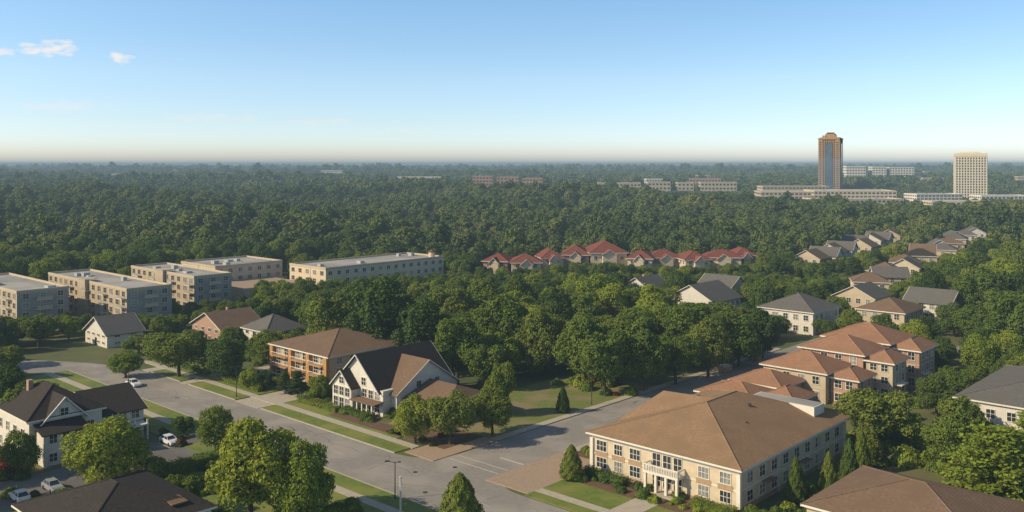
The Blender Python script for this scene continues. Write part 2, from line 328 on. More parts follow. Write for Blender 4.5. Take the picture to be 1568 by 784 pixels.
def simple_house(name,a0,a1,b0,b1,H,rh,rm,wm,roof='hip',axis='x',nf=2,world=None,rot=None,ex=2.5,o=0.6,chim=False,z0=0,pz=3.0):
    W=a1-a0;D=b1-b0
    if world:
        B=Bld(name,world[0],world[1],True,rot,z0); c,s=math.cos(rot),math.sin(rot); cx,cy=world[0]+c*W/2-s*D/2,world[1]+s*W/2+c*D/2
    else:
        B=Bld(name,a0,b0); EXCL.append((a0-ex,a1+ex,b0-ex,b1+ex)); cx,cy=T((a0+a1)/2,(b0+b1)/2)
    PROT.append((cx,cy,max(W,D)*0.5,z0+pz))
    B.p('walls',wm).box(0,W,0,D,0,H)
    if roof=='hip': hip(B,0,W,0,D,H+0.25,rh,o=o,m=rm)
    else: gable(B,0.02,W-0.02,0.02,D-0.02,H,rh,axis,o=o,m=rm,wm=wm)
    fh=H/nf
    for k in range(nf):
        z=0.9+k*fh; h=min(1.5,fh-1.3)
        winrow(B,'y0',0,0.6,W-0.6,max(2,int(W/3.4)),z,1.4,h); winrow(B,'x1',W,0.6,D-0.6,max(2,int(D/3.4)),z,1.4,h)
        winrow(B,'x0',0,0.6,D-0.6,max(2,int(D/3.4)),z,1.4,h); winrow(B,'y1',D,0.6,W-0.6,max(2,int(W/3.4)),z,1.4,h)
    sbox(B.p('door','metal'),'y0',0,W/2-0.5,W/2+0.5,0.02,2.1,0.001,0.12)
    if chim: B.p('chimney','pink').box(W*0.3,W*0.3+0.8,D*0.6,D*0.6+0.6,H,H+rh+0.4)
    return B
keep=list(PROT)
B=simple_house('dark_roofed_house',-129,-110,44,61,5,3.2,'rdark','white'); B.p('dormer','pink').box(15.5,17.4,12.6,14.2,5.2,6.3); B.p('dormer_roof','rmid').slab([(15.2,12.3,6.5),(17.7,12.3,6.3),(17.7,14.5,6.3),(15.2,14.5,6.5)],0.15); B.done()
simple_house('brown_roofed_house',-52,-31,112,131,6,3.0,'rmid','beige').done()
simple_house('grey_roofed_building',-54,-29,178.5,212,7,3.6,'rgrey','white').done()
PROT[:]=keep
def terracotta():
    B=Bld('terracotta_apartment_building',-99,163)
    def blk(x0,x1,y0,y1,H,rh,nf,wm='pink'):
        B.p('walls',wm).box(x0,x1,y0,y1,0,H); hip(B,x0,x1,y0,y1,H+0.25,rh,o=0.7,m='rterra')
        fh=H/nf
        for k in range(nf):
            z=0.8+k*fh; h=min(1.6,fh-1.2)
            winrow(B,'x1',x1,y0+0.5,y1-0.5,max(2,int((y1-y0)/3)),z,1.4,h); winrow(B,'y0',y0,x0+0.5,x1-0.5,max(2,int((x1-x0)/3)),z,1.4,h)
            winrow(B,'x0',x0,y0+0.5,y1-0.5,max(2,int((y1-y0)/3)),z,1.4,h)
            B.p('string_courses','beige').box(x0-0.05,x1+0.05,y0-0.05,y1+0.05,(k+1)*fh-0.25,(k+1)*fh-0.1)
    blk(0,12,0,10,3.4,2.0,1); blk(2,13,10.3,20,4.2,2.2,1); blk(12.3,19,3.5,12,3.6,2.0,1)
    blk(4,18,20.3,32,6.2,2.8,2,'beige'); blk(18.3,24,22,30,5.4,1.8,2)
    blk(7,21,32.3,44,8.6,2.8,3); blk(21.3,27,33,41,7.6,2.0,3,'beige'); blk(7,22,44.3,58,9.4,3.0,3)
    blk(22.3,28,46,56,8.4,2.0,3)
    for y in (36,50): B.p('balconies','trim').box(27.02,28.6,y-2,y+2,3.0,3.2)
    B.done()
terracotta(); EXCL.append((-101,-68,160,224))
simple_house('white_house',-133,-116,254,272,6.4,4.0,'rgrey','white').done()
simple_house('white_house',-165,-148,253,270,6.4,4.6,'rgrey','white','gable','y',pz=4).done()
simple_house('white_house',-196,-183,270,283,5.0,4.0,'rgrey','white','gable','y',chim=True,pz=5).done()
simple_house('grey_roofed_house',-175,-162,287,301,5.6,4.0,'rgrey','beige','gable',pz=5).done()
simple_house('grey_roofed_house',-112,-98,276,292,5.6,3.2,'rmid','beige',pz=4).done()
simple_house('grey_roofed_house',-130,-116,300,314,5.6,3.6,'rgrey','beige','gable','y',pz=4).done()
simple_house('grey_roofed_house',-108,-94,304,318,5.6,3.6,'rgrey','white','gable','x',pz=4).done()
simple_house('brick_house',-245,-229,130,143,4.4,3.6,'rmid','pink','gable','y',chim=True).done()
simple_house('brick_house',-262,-248,107,117,3.6,4.0,'rgrey','white','gable','y').done()
simple_house('brick_house',-228,-216,136,148,4.2,3.6,'rgrey','white').done()

def flats(a0,a1,b0,b1,H=11.2,name='apartment_block',ma='sand',mb='grey',nf=4,balc=True):
    W=a1-a0;D=b1-b0; B=Bld(name,a0,b0); EXCL.append((a0-3,a1+5,b0-5,b1+3))
    B.p('walls',ma).box(0,W,0,D,0,H); B.p('end_wall_tint',mb).box(W+0.002,W+0.12,0,D,0,H-0.6)  # grey default puts the shade of the sunless end into its colour
    flat(B,0,W,0,D,H,units=4,pm='beige')
    fh=H/nf
    for k in range(nf):
        z=0.9+k*fh
        n=int(W/4.2)
        for i in range(n):
            c=W*(i+0.5)/n
            window(B,'y0',0,c,z,1.9,1.45,fr='beige'); window(B,'y1',D,c,z,1.9,1.45)
            if balc and i%3==1:
                B.p('balconies','trim').box(c-1.6,c+1.6,-1.4,-0.01,z-0.75,z-0.6); B.p('balcony_rails','grey').box(c-1.6,c+1.6,-1.4,-1.33,z-0.6,z+0.35)
        n=max(2,int(D/4))
        for i in range(n):
            c=D*(i+0.5)/n; window(B,'x1',W+0.12,c,z,1.7,1.45); window(B,'x0',0,c,z,1.7,1.45)
        if balc:
            B.p('balconies','trim').box(W+0.13,W+1.6,D*0.5-2.2,D*0.5+2.2,z-0.75,z-0.6); B.p('balcony_rails','beige').box(W+1.52,W+1.6,D*0.5-2.2,D*0.5+2.2,z-0.6,z+0.35)
    for x in range(1,int(W/14)+1): B.p('downpipes','beige').box(x*14-0.1,x*14+0.1,-0.12,-0.005,0,H)
    if balc:
        B.p('stair_tower',ma).box(W*0.45,W*0.45+6,-1.2,-0.006,0,H+1.0); B.p('stair_tower_cap','beige').box(W*0.45-0.2,W*0.45+6.2,-1.4,3,H+1.0,H+1.2)
    B.done()
flats(-345,-294,100,115); flats(-336,-275,124.6,139); flats(-336,-289,154,168)
flats(-312,-288,207,268,9.6,ma='cream',mb='cream',nf=3,balc=False,name='long_white_roofed_block')
flats(-352,-325,182,212,9.5,ma='cream',mb='cream',nf=3,balc=False,name='low_white_block')
for b in range(210,268,10): PROT.append((*T(-288,b),7,5.8))
PROT.append((*T(-330,185),12,5.5))
B=Bld('courtyard_deck',-324,176); B.p('deck','paver').box(0,30,0,30,0,4.0); B.p('deck_wall','cream').box(-0.3,30.3,-0.3,0,0,5.0); B.p('deck_wall','cream').box(30.003,30.3,0.003,30,0,5)
B.p('dome_base','cream').cyl(33,88,9.6,12.0,1.4,1.4,12); B.p('dome','rred').cyl(33,88,12.0,13.2,1.6,0.2,12)
B.done(); EXCL.append((-328,-286,172,207))

def red_complex():
    for i,(x0,w,y,D,H,rh) in enumerate([(-13,11,414,14,5.6,3.2),(0,13,408,14,5.4,3.4),(14,10,422,16,6,3.4),(24,12,430,18,6.8,3.8),(37,17,428,22,7.8,4.8),(53,11,420,16,6.2,3.4),(64,15,424,14,6,3.2),(79,12,416,15,5.8,3.4),(90,16,424,15,6.2,3.2),(106,9,432,14,6.2,3.2)]):
        B=simple_house('red_roofed_house',0,w,0,D,H,rh,'rred','cream' if i%3 else 'pink',nf=2,world=(x0,y),rot=[-0.25,0.05,0.2,-0.1,0.08][i%5],o=0.9,pz=2.2)
        gable(B,w*0.3,w*0.7,-2.5,D*0.4,H-0.4,2.2,'y',o=0.5,m='rred',wm='cream'); B.p('porch_walls','cream').box(w*0.3+0.1,w*0.7-0.1,-2.4,-0.003,0,H-0.41)
        B.done(); WC.append((x0+w/2,y+D/2,14))
red_complex()
def rows():
    d=np.array([169,259.])/309; ang=math.atan2(d[1],d[0]); rj=random.Random(4)
    for k in range(16):
        if k in (5,11): continue
        p=np.array([128,340.])+d*k*18.5+np.array([rj.uniform(-4,4),rj.uniform(-4,4)])
        B=simple_house('townhouse',0,rj.uniform(11,14),0,rj.uniform(11,13),6.2,rj.uniform(3,4.2),['rgrey','rmid','rdark'][rj.randrange(3)],rj.choice(['white','beige','cream']),('gable' if k%2 else 'hip'),rj.choice('xy'),world=tuple(p),rot=ang-math.pi/2+rj.uniform(0,0.4),z0=terr(*p),pz=3.6); B.done()
        WC.append((p[0]+5,p[1]+3,13))
    for k in range(9):
        p=np.array([132,424.])+np.array([95,140.])/169*k*20+np.array([rj.uniform(-4,4),rj.uniform(-4,4)])
        B=simple_house('townhouse',0,13,0,12,6,3.6,'rgrey' if k%2 else 'rmid',rj.choice(['white','beige']),'gable','x' if k%2 else 'y',world=tuple(p),rot=ang-math.pi/2+rj.uniform(-.2,.2),z0=terr(*p),pz=3.6); B.done()
        WC.append((p[0]+5,p[1]+3,13))
rows()
def tower_brown():
    B=Bld('brown_high_rise_tower',488,1400,True,-0.5)
    w=31;H=86
    B.p('core','glass').box(-w/2+0.5,w/2-0.5,-w/2+0.5,w/2-0.5,0,H)
    S=B.p('stone_frame','towertan')
    for s in (-1,1):
        for t in (-1,1): S.box(min(s*w/2,s*(w/2-6)),max(s*w/2,s*(w/2-6)),min(t*w/2,t*(w/2-6)),max(t*w/2,t*(w/2-6)),0,H)
    nf=26
    for k in range(nf+1):
        z=k*H/nf; S.box(-w/2+0.2,w/2-0.2,-w/2+0.2,w/2-0.2,z-0.5,z+0.5)
    for k in range(7):
        x=-w/2+6+ (w-12)*k/6
        for s in (-1,1):
            S.box(x-0.4,x+0.4,s*(w/2)-0.25,s*(w/2)+0.25,0,H); S.box(s*(w/2)-0.25,s*(w/2)+0.25,x-0.4,x+0.4,0,H)
    for s in (-1,1):
        B.p('glass_strip','blueglass').box(-5,5,s*(w/2+0.3)-0.3,s*(w/2+0.3)+0.3,4,H-6); B.p('glass_strip','blueglass').box(s*(w/2+0.3)-0.3,s*(w/2+0.3)+0.3,-5,5,4,H-6)
    g=B.p('pier_windows','glass')
    for k in range(nf-1):
        z=k*H/nf+1.4
        for s in (-1,1):
            for c in (-12.5,12.5):
                g.box(c-1.6,c+1.6,s*w/2-0.08,s*w/2+0.08,z,z+1.8); g.box(s*w/2-0.08,s*w/2+0.08,c-1.6,c+1.6,z,z+1.8)
    S.box(-w/2-0.6,w/2+0.6,-w/2-0.6,w/2+0.6,H+0.61,H+2.2); S.box(-w/2+2,w/2-2,-w/2+2,w/2-2,H+2.2,H+3.5)
    B.p('crown','towertan').box(-7,7,-7,7,H+3.5,H+9); B.p('crown_block','metal').box(-5,5,-5,5,H+9,H+11); B.p('crown_fins','towertan').box(-10.5,-7.5,-10.5,-7.5,H+3.5,H+6.5); B.p('crown_fins','towertan').box(7.5,10.5,-10.5,-7.5,H+3.5,H+6.5)
    B.done()
tower_brown()
def tower_cream():
    B=Bld('cream_high_rise_tower',605,1207,True,-0.38)
    w=38;d=22;H=58
    B.p('core','glass').box(-w/2+0.6,w/2-0.6,-d/2+0.6,d/2-0.6,0,H)
    S=B.p('concrete_grid','towercream')
    nf=17
    for k in range(nf+1): z=k*H/nf; S.box(-w/2+0.1,w/2-0.1,-d/2+0.1,d/2-0.1,z-0.55,z+0.75)
    for k in range(12):
        x=-w/2+0.9+(w-1.8)*k/11
        for s in (-1,1): S.box(x-0.75,x+0.75,s*d/2-0.35,s*d/2+0.35,0,H)
    for k in range(7):
        x=-d/2+0.9+(d-1.8)*k/6
        for s in (-1,1): S.box(s*w/2-0.35,s*w/2+0.35,x-0.75,x+0.75,0,H)
    S.box(-w/2-0.4,w/2+0.4,-d/2-0.4,d/2+0.4,H+0.76,H+5); S.box(-w/2+6,w/2-8,-d/2+5,d/2-5,H+5,H+7)
    B.done()
tower_cream()
def office(name,x,y,w,d,H,nf,rot=-0.3,ma='cream',rm='white_roof',z0=None,pz=6):
    z0=terr(x+w/2,y) if z0 is None else z0
    B=Bld(name,x,y,True,rot,z0)
    B.p('walls',ma).box(0,w,0,d,-8,H); flat(B,0,w,0,d,H,m=rm,pm=ma,units=5,ph=1.0)
    for k in range(nf):
        z=H*(k+0.35)/nf; h=H/nf*0.42; n=int(w/5)
        for i in range(n):
            c=w*(i+0.5)/n; B.p('windows','glass').box(c-1.6,c+1.6,-0.1,0.1,z,z+h)
        n=int(d/5)
        for i in range(n):
            c=d*(i+0.5)/n; B.p('windows','glass').box(-0.1,0.1,c-1.6,c+1.6,z,z+h); B.p('windows','glass').box(w-0.1,w+0.1,c-1.6,c+1.6,z,z+h)
    B.done(); WR.append((x,y,rot,w,d)); PROTF.append((x+w/2,y,w/2+3,z0+pz))
for x,w in ((-60,36),(-24,40),(16,36)): office('brick_office_block',x,1400+random.uniform(-20,30),w-6,24,24,5,-0.1,'pink',pz=8)
for x,w in ((130,70),(205,40),(250,30),(285,60)): office('low_office_block',x,1380,w-6,24,17+random.uniform(-1,2),3,-0.05,'beige',pz=6)
office('parking_garage',305,1120,60,50,13,3,-0.1,'beige'); office('shopping_mall',380,1150,100,60,14,3,-0.1,'cream')
office('shopping_mall',335,1010,100,40,9,2,0.05,'cream',pz=3); office('low_office_block',340,1240,90,30,17,4,0,'beige'); office('low_office_block',500,1130,60,30,11,3,0.1,'trim')
for x,w,h in ((640,40,31),(690,30,27),(722,50,26)): office('white_office_block',x,1750,w-4,30,h,6,-0.1,'trim',pz=12)
office('white_warehouse',690,1150,90,40,13,2,0,'trim'); office('shopping_mall',450,980,70,30,8,2,-0.1,'cream',pz=3)
office('white_warehouse',575,1120,60,30,9,2,0,'trim'); office('white_warehouse',820,1300,90,40,14,2,0,'trim')
ro=random.Random(12)
for k in range(16):
    y=ro.uniform(1500,3400); x=y*ro.uniform(0.02,0.56); w=ro.uniform(22,60)
    office('distant_office',x,y,w,ro.uniform(20,35),ro.uniform(12,20),3,ro.uniform(-.3,.3),ro.choice(['trim','cream','beige','pink']),pz=9)
for k in range(4):
    y=ro.uniform(1900,3600); x=-y*ro.uniform(0.05,0.5); office('distant_office',x,y,ro.uniform(30,80),30,ro.uniform(14,20),3,0,'trim',pz=10)
for x,y,w in ((-260,2000,110),(-1180,3800,70),(-1090,3900,80),(380,3000,120),(640,3600,200),(1150,3300,160)):
    office('distant_warehouse',x,y,w,40,16,2,0,'trim',pz=9)

# ------------------------------------------------------------ ground, roads
def sheet(name,pts,z,m,thick=0.0,ab=True):
    mb=MB(); P=[(*(T(*p) if ab else p),z) for p in pts]
    if thick: mb.slab(P,thick)
    else: mb.quad(*P)
    return newobj(name,mb.mesh(name,M[m]))
gm=mat('ground_woodland_grass',(0.11,0.13,0.036),(0.068,0.088,0.029),0.25,big=(0.15,0.135,0.056),bigscale=0.02)
M['gm']=gm
mb=MB(); mb.quad((-70000,-500,0),(70000,-500,0),(70000,70000,0),(-70000,70000,0)); newobj('ground',mb.mesh('ground',gm))
def terrain():
    V=[];F=[]; ys=np.concatenate([np.arange(500,2600,25),np.arange(2600,6001,60)]); nx=120
    for y in ys:
        for x in np.linspace(-0.66*y-60,0.66*y+60,nx): V.append((x,y,terr(x,y)+0.02))
    for i in range(len(ys)-1):
        for j in range(nx-1): q=i*nx+j; F.append((q,q+1,q+nx+1,q+nx))
    me=bpy.data.meshes.new('rolling_terrain'); me.from_pydata(V,[],F); me.materials.append(gm); newobj('rolling_terrain',me)
terrain()
def ribbon(name,pts,w,z,m,offs=0.0):
    P=[]
    for i in range(len(pts)-1):
        p0=pts[max(i-1,0)];p1=pts[i];p2=pts[i+1];p3=pts[min(i+2,len(pts)-1)]
        for t in np.linspace(0,1,8,endpoint=False):
            P.append(tuple(0.5*((2*p1[j])+(-p0[j]+p2[j])*t+(2*p0[j]-5*p1[j]+4*p2[j]-p3[j])*t*t+(-p0[j]+3*p1[j]-3*p2[j]+p3[j])*t**3) for j in (0,1)))
    P.append(pts[-1]); mb=MB(); L=[];Rr=[]
    for i,p in enumerate(P):
        q=P[min(i+1,len(P)-1)];o=P[max(i-1,0)]; dx,dy=q[0]-o[0],q[1]-o[1]; l=math.hypot(dx,dy); nx,ny=-dy/l,dx/l
        L.append(T(p[0]+nx*(offs+w/2),p[1]+ny*(offs+w/2)));Rr.append(T(p[0]+nx*(offs-w/2),p[1]+ny*(offs-w/2)))
    for i in range(len(P)-1): mb.quad((*L[i],z),(*Rr[i],z),(*Rr[i+1],z),(*L[i+1],z))
    return newobj(name,mb.mesh(name,M[m]))
CL=[(-262,45),(-257,65),(-245,81),(-226,92),(-205,95.6),(-180,95.6),(-140,95.6),(-100,95.6),(-60,95.6),(-20,95.6)]
ribbon('main_road',CL,12.8,0.012,'asphalt')
pts=[(-101,300),(-113.5,300),(-113.5,110)]+[(-121.5+8*math.cos(t),110-8*math.sin(t)) for t in np.linspace(0.1,math.pi/2,8)]+[(-93,102)]+[(-93-8*math.sin(t),110-8*math.cos(t)) for t in np.linspace(0.1,math.pi/2,8)]
sheet('cross_street',pts,0.016,'asphalt')
sheet('side_road',[(-101,258),(-40,253),(0,249),(0,259),(-40,263),(-101,268)],0.012,'asphalt')
def strip(name,a0,a1,b0,b1,m,z=0.12,th=0.14): return sheet(name,[(a0,b0),(a1,b0),(a1,b1),(a0,b1)],z,m,thick=th)
def kerb(a0,a1,b): strip('kerb',a0,a1,b-0.1,b+0.15,'concrete',0.135,0.14)
segs=[(-212,-198),(-194,-174),(-164,-122)]
for s in segs:
    strip('grass_verge',s[0],s[1],102.16,105.6,'lawn'); kerb(s[0],s[1],102)
strip('sidewalk',-225,-121.5,105.61,107.4,'concrete',0.125)
strip('lawn',-226,-194,107.41,119,'lawn',0.11); strip('lawn',-194,-174,107.41,116,'lawn',0.112); strip('lawn',-164,-128,107.41,112.5,'lawn',0.11)
strip('lawn',-137,-115.5,113,172,'drylawn',0.10); strip('mulch_bed',-150,-128,108.4,112.2,'mulch',0.13,0.02)
strip('mulch_bed',-133,-117,109,119,'mulch',0.13,0.1); strip('clay_paver_walk',-121,-113.8,103.5,119,'paver',0.12)
strip('driveway',-173.5,-164.5,101.5,119,'concrete',0.05,0.05); strip('driveway',-197.5,-194.5,101.5,125,'concrete',0.05,0.05)
strip('driveway',-216,-212.5,101.5,135,'concrete',0.06,0.06); strip('sidewalk',-115.5,-113.8,119,230,'concrete',0.12)
strip('driveway',-250,-216.5,118,124,'asphalt',0.05,0.05)
for s in [(-228,-160),(-152,-20)]:
    strip('grass_verge',s[0],s[1],85.6,89.05,'lawn'); kerb(s[0],s[1],89.2); strip('sidewalk',s[0],s[1],83.8,85.59,'concrete',0.125)
    strip('lawn',s[0],s[1],79,83.79,'lawn',0.11)
strip('lawn',-225,-184,60,79,'lawn',0.1); strip('lawn',-140,-100,62,79,'lawn',0.1)
strip('parking_lot',-158,-141,60,89,'asphalt2',0.03,0.03); strip('parking_lot',-156,-142,30,60,'asphalt2',0.034,0.03)
for k in range(6): strip('parking_line',-157.5,-153,62+k*3.0,62.12+k*3.0,'paint',0.036,0.004)
strip('clay_paver_walk',-101,-92,103,122,'paver',0.12); strip('lawn',-92,-20,102.3,104.5,'lawn',0.12); strip('sidewalk',-92,-20,104.51,106.2,'concrete',0.125)
strip('lawn',-92,-20,106.3,112,'lawn',0.11); strip('mulch_bed',-92,-60,112.01,117.6,'mulch',0.12); strip('front_path',-79,-75,102.3,114.7,'concrete',0.14,0.1)
strip('mulch_bed',-101,-92.3,122.01,158,'mulch',0.1); strip('sidewalk',-100.9,-99.2,122,300,'concrete',0.125)
for a in list(range(-230,-128,9)): strip('road_marking',a,a+3.2,95.5,95.62,'paint',0.018,0.003)
for a in list(range(-96,-30,9)): strip('road_marking',a,a+3.2,95.5,95.62,'paint',0.018,0.003)
for b in range(118,250,9): strip('road_marking',-107.3,-107.18,b,b+3,'paint',0.024,0.003)
strip('stop_line',-106.9,-101.6,112.4,112.8,'paint',0.024,0.003); strip('crosswalk_line',-113,-101.5,108.6,108.8,'paint',0.024,0.003); strip('crosswalk_line',-113,-101.5,106.4,106.6,'paint',0.024,0.003)
for a,b in ((-112,98),(-104,93),(-109,104)):
    mb=MB(); x,y=T(a,b); mb.cyl(0,0,0.018,0.03,0.4,0.4,16); newobj('manhole_cover',mb.mesh('manhole_cover',M['metal']),(x,y,0))
mb=MB(); rr=random.Random(3)
for k in range(34):
    a=rr.uniform(-200,-70);b=rr.uniform(90,101); an=rr.choice([0,0,1.57])+rr.uniform(-0.3,0.3)
    for s in range(rr.randint(4,9)):
        na=a+math.cos(an)*1.2; nb=b+math.sin(an)*1.2
        if not 89.8<nb<101.4: break
        w=0.05; px,py=-math.sin(an)*w,math.cos(an)*w
        mb.quad((*T(a+px,b+py),0.0165),(*T(a-px,b-py),0.0165),(*T(na-px,nb-py),0.0165),(*T(na+px,nb+py),0.0165)); a,b=na,nb; an+=rr.uniform(-0.4,0.4)
newobj('road_crack_seal',mb.mesh('road_crack_seal',M['asphalt2']))

# ------------------------------------------------------------ trees
def leaves(P,Nn,size,rg):
    n=len(P); r=rg.normal(size=(n,3)); Nn=Nn/np.linalg.norm(Nn,axis=1,keepdims=True)
    t=np.cross(Nn,r); t/=np.linalg.norm(t,axis=1,keepdims=True); b=np.cross(Nn,t)
    s=size*rg.uniform(0.6,1.3,size=(n,1)); e=0.7
    V=np.stack([P-t*s*0.5-b*s*0.2*e,P+b*s*0.5*e-t*s*0.1,P+t*s*0.5+b*s*0.15*e,P-b*s*0.5*e+t*s*0.1],axis=1).reshape(-1,3)
    return V
def tree_mesh(name,seed,nl,nleaf,size,shape,lm,limbs=True):
    rg=np.random.default_rng(seed); mb=MB()
    if shape in('round','oval','spread','far'):
        env={'round':(3.4,3.4,3.5,5.5),'oval':(2.8,2.8,3.8,5.4),'spread':(3.8,3.8,2.9,5.9),'far':(3.5,3.5,3.2,5.8)}[shape]
        C=[];R=[]; sk=rg.normal(size=2)*0.5
        for i in range(nl):
            z=1-2*(i+0.5)/nl*0.93; ph=i*2.39996+rg.uniform(-0.6,0.6); q=math.sqrt(max(0,1-z*z)); k=rg.uniform(0.55,1.15); tp=1.0-0.22*max(0,z)
            C.append((env[0]*q*math.cos(ph)*k*tp+sk[0]*z,env[1]*q*math.sin(ph)*k*tp+sk[1]*z,env[3]+env[2]*z*min(k,1.05))); R.append(rg.uniform(0.75,1.95))
        C.append((0,0,env[3]-0.3));R.append(2.5)
        C=np.array(C);R=np.array(R); w=R**2/np.sum(R**2)
        idx=rg.choice(len(R),size=int(nleaf*1.9),p=w); d=rg.normal(size=(len(idx),3)); d/=np.linalg.norm(d,axis=1,keepdims=True)
        d[:,2]=np.where((d[:,2]<-0.4)&(rg.random(len(idx))<0.5),-d[:,2],d[:,2])
        jag=1+0.13*np.sin(d[:,0]*6+idx)*np.sin(d[:,1]*7+idx*2)+0.1*np.sin(d[:,2]*9+idx)
        P=C[idx]+d*(R[idx]*jag)[:,None]*rg.uniform(0.75,1.12,size=(len(idx),1))
        D=np.linalg.norm(P[:,None,:]-C[None],axis=2)/R[None]; D[np.arange(len(idx)),idx]=9
        keep=(D.min(axis=1)>0.72)&(P[:,2]>0.9); P=P[keep][:nleaf]; d=d[keep][:nleaf]
        g=np.sin(P[:,0]*2.1+seed)*np.sin(P[:,1]*2.3+1)*np.sin(P[:,2]*2.7+2); k2=(g<0.42)|(rg.random(len(P))<0.25); P=P[k2];d=d[k2]
        Nn=d*0.7+rg.normal(size=P.shape)*0.45+np.array([0,0,0.15])
        if limbs:
            tp=(0.1,0.05,5.0); mb.tube((0,0,-0.1),(0.05,0,2.2),0.34,0.25,9); mb.tube((0.05,0,2.2),tp,0.25,0.16,8)
            for c in C[:-1:2]: mb.tube((0.05,0,1.8+rg.uniform(0,2.2)),tuple(c),0.12,0.03,5)
        else: mb.tube((0,0,-0.1),(0,0,5),0.35,0.2,5)
    elif shape=='cone':
        n=nleaf; h=rg.random(n)**0.8; h=1-h; ph=rg.uniform(0,6.283,n)
        prof=np.minimum(1,(1-h)**0.62*1.05)*np.minimum(1,h*6+0.35)
        lump=1+0.12*np.sin(ph*5+h*16+seed)+0.08*np.sin(ph*9-h*23)
        r=5*prof*lump*rg.uniform(0.82,1.03,n)
        P=np.stack([r*np.cos(ph),r*np.sin(ph),0.3+h*9.6],axis=1); d=np.stack([np.cos(ph),np.sin(ph),np.full(n,0.45)],axis=1)
        Nn=d*0.8+rg.normal(size=P.shape)*0.4; mb.tube((0,0,-0.1),(0,0,8),0.3,0.08,7)
    elif shape=='pine':
        mb.tube((0,0,-0.1),(0,0,9.6),0.28,0.05,8); PP=[];NN=[]
        for k in range(46):
            z=1.4+8.2*(k/46)**0.95; L=4.8*(1-(z-1.0)/9.4)**0.75*rg.uniform(0.75,1.1)+0.3; ph=k*2.4+rg.uniform(-.3,.3)
            e=(L*math.cos(ph),L*math.sin(ph),z+L*0.12); mb.tube((0,0,z),e,0.07,0.015,4)
            m=int(nleaf/46*(0.35+L/4.0)); t=rg.uniform(0.15,1.03,m)
            c=np.outer(t,np.array([e[0],e[1],e[2]-z]))+np.array([0,0,z]); wd=0.15+0.7*np.sin(np.clip(t,0,1)*2.6)
            c+=rg.normal(size=(m,3))*np.stack([wd*0.6,wd*0.6,wd*0.22],axis=1); PP.append(c); NN.append(rg.normal(size=(m,3))*0.4+np.array([0,0,0.9]))
        P=np.concatenate(PP);Nn=np.concatenate(NN)
    nb=len(mb.f); V=leaves(P,Nn,size,rg); i0=len(mb.v)
    verts=mb.v+V.tolist(); faces=mb.f+[(i0+4*i,i0+4*i+1,i0+4*i+2,i0+4*i+3) for i in range(len(P))]
    me=bpy.data.meshes.new(name); me.from_pydata(verts,[],faces); me.materials.append(M['bark']); me.materials.append(M[lm])
    mi=np.ones(len(faces),dtype=np.int32); mi[:nb]=0; me.polygons.foreach_set('material_index',mi); me.update(); return me
TM={}
TM['A']=[tree_mesh('deciduous_crown',11+i,24+i*4,13000,0.38,s,'leafA') for i,s in enumerate(['round','oval','spread','round'])]
TM['B']=[tree_mesh('bright_crown',31+i,26,14000,0.35,s,'leafB') for i,s in enumerate(['round','oval'])]
TM['D']=[tree_mesh('dark_crown',41,28,12000,0.38,'oval','leafD'),tree_mesh('dark_crown',42,24,12000,0.38,'round','leafD')]
TM['C']=[tree_mesh('arborvitae_crown',51,0,11000,0.42,'cone','leafD'),tree_mesh('arborvitae_crown',52,0,11000,0.42,'cone','leafA')]
TM['P']=[tree_mesh('pine_crown',61,0,15000,0.36,'pine','leafB')]
TM['PD']=[tree_mesh('pine_crown',62,0,12000,0.36,'pine','leafD')]
NAMES={'A':'deciduous_tree','B':'deciduous_tree','D':'oak_tree','C':'arborvitae_tree','P':'conifer_tree','PD':'pine_tree'}
TP=[]
def tree(x,y,w,h,k,vi=None):
    me=random.choice(TM[k]) if vi is None else TM[k][vi]
    f=1.05 if k in 'CP' else 1.14
    newobj(NAMES[k],me,(x,y,0.0),random.uniform(0,6.28),(w/10*f,w/10*f,h/10)); TP.append((x,y,w))
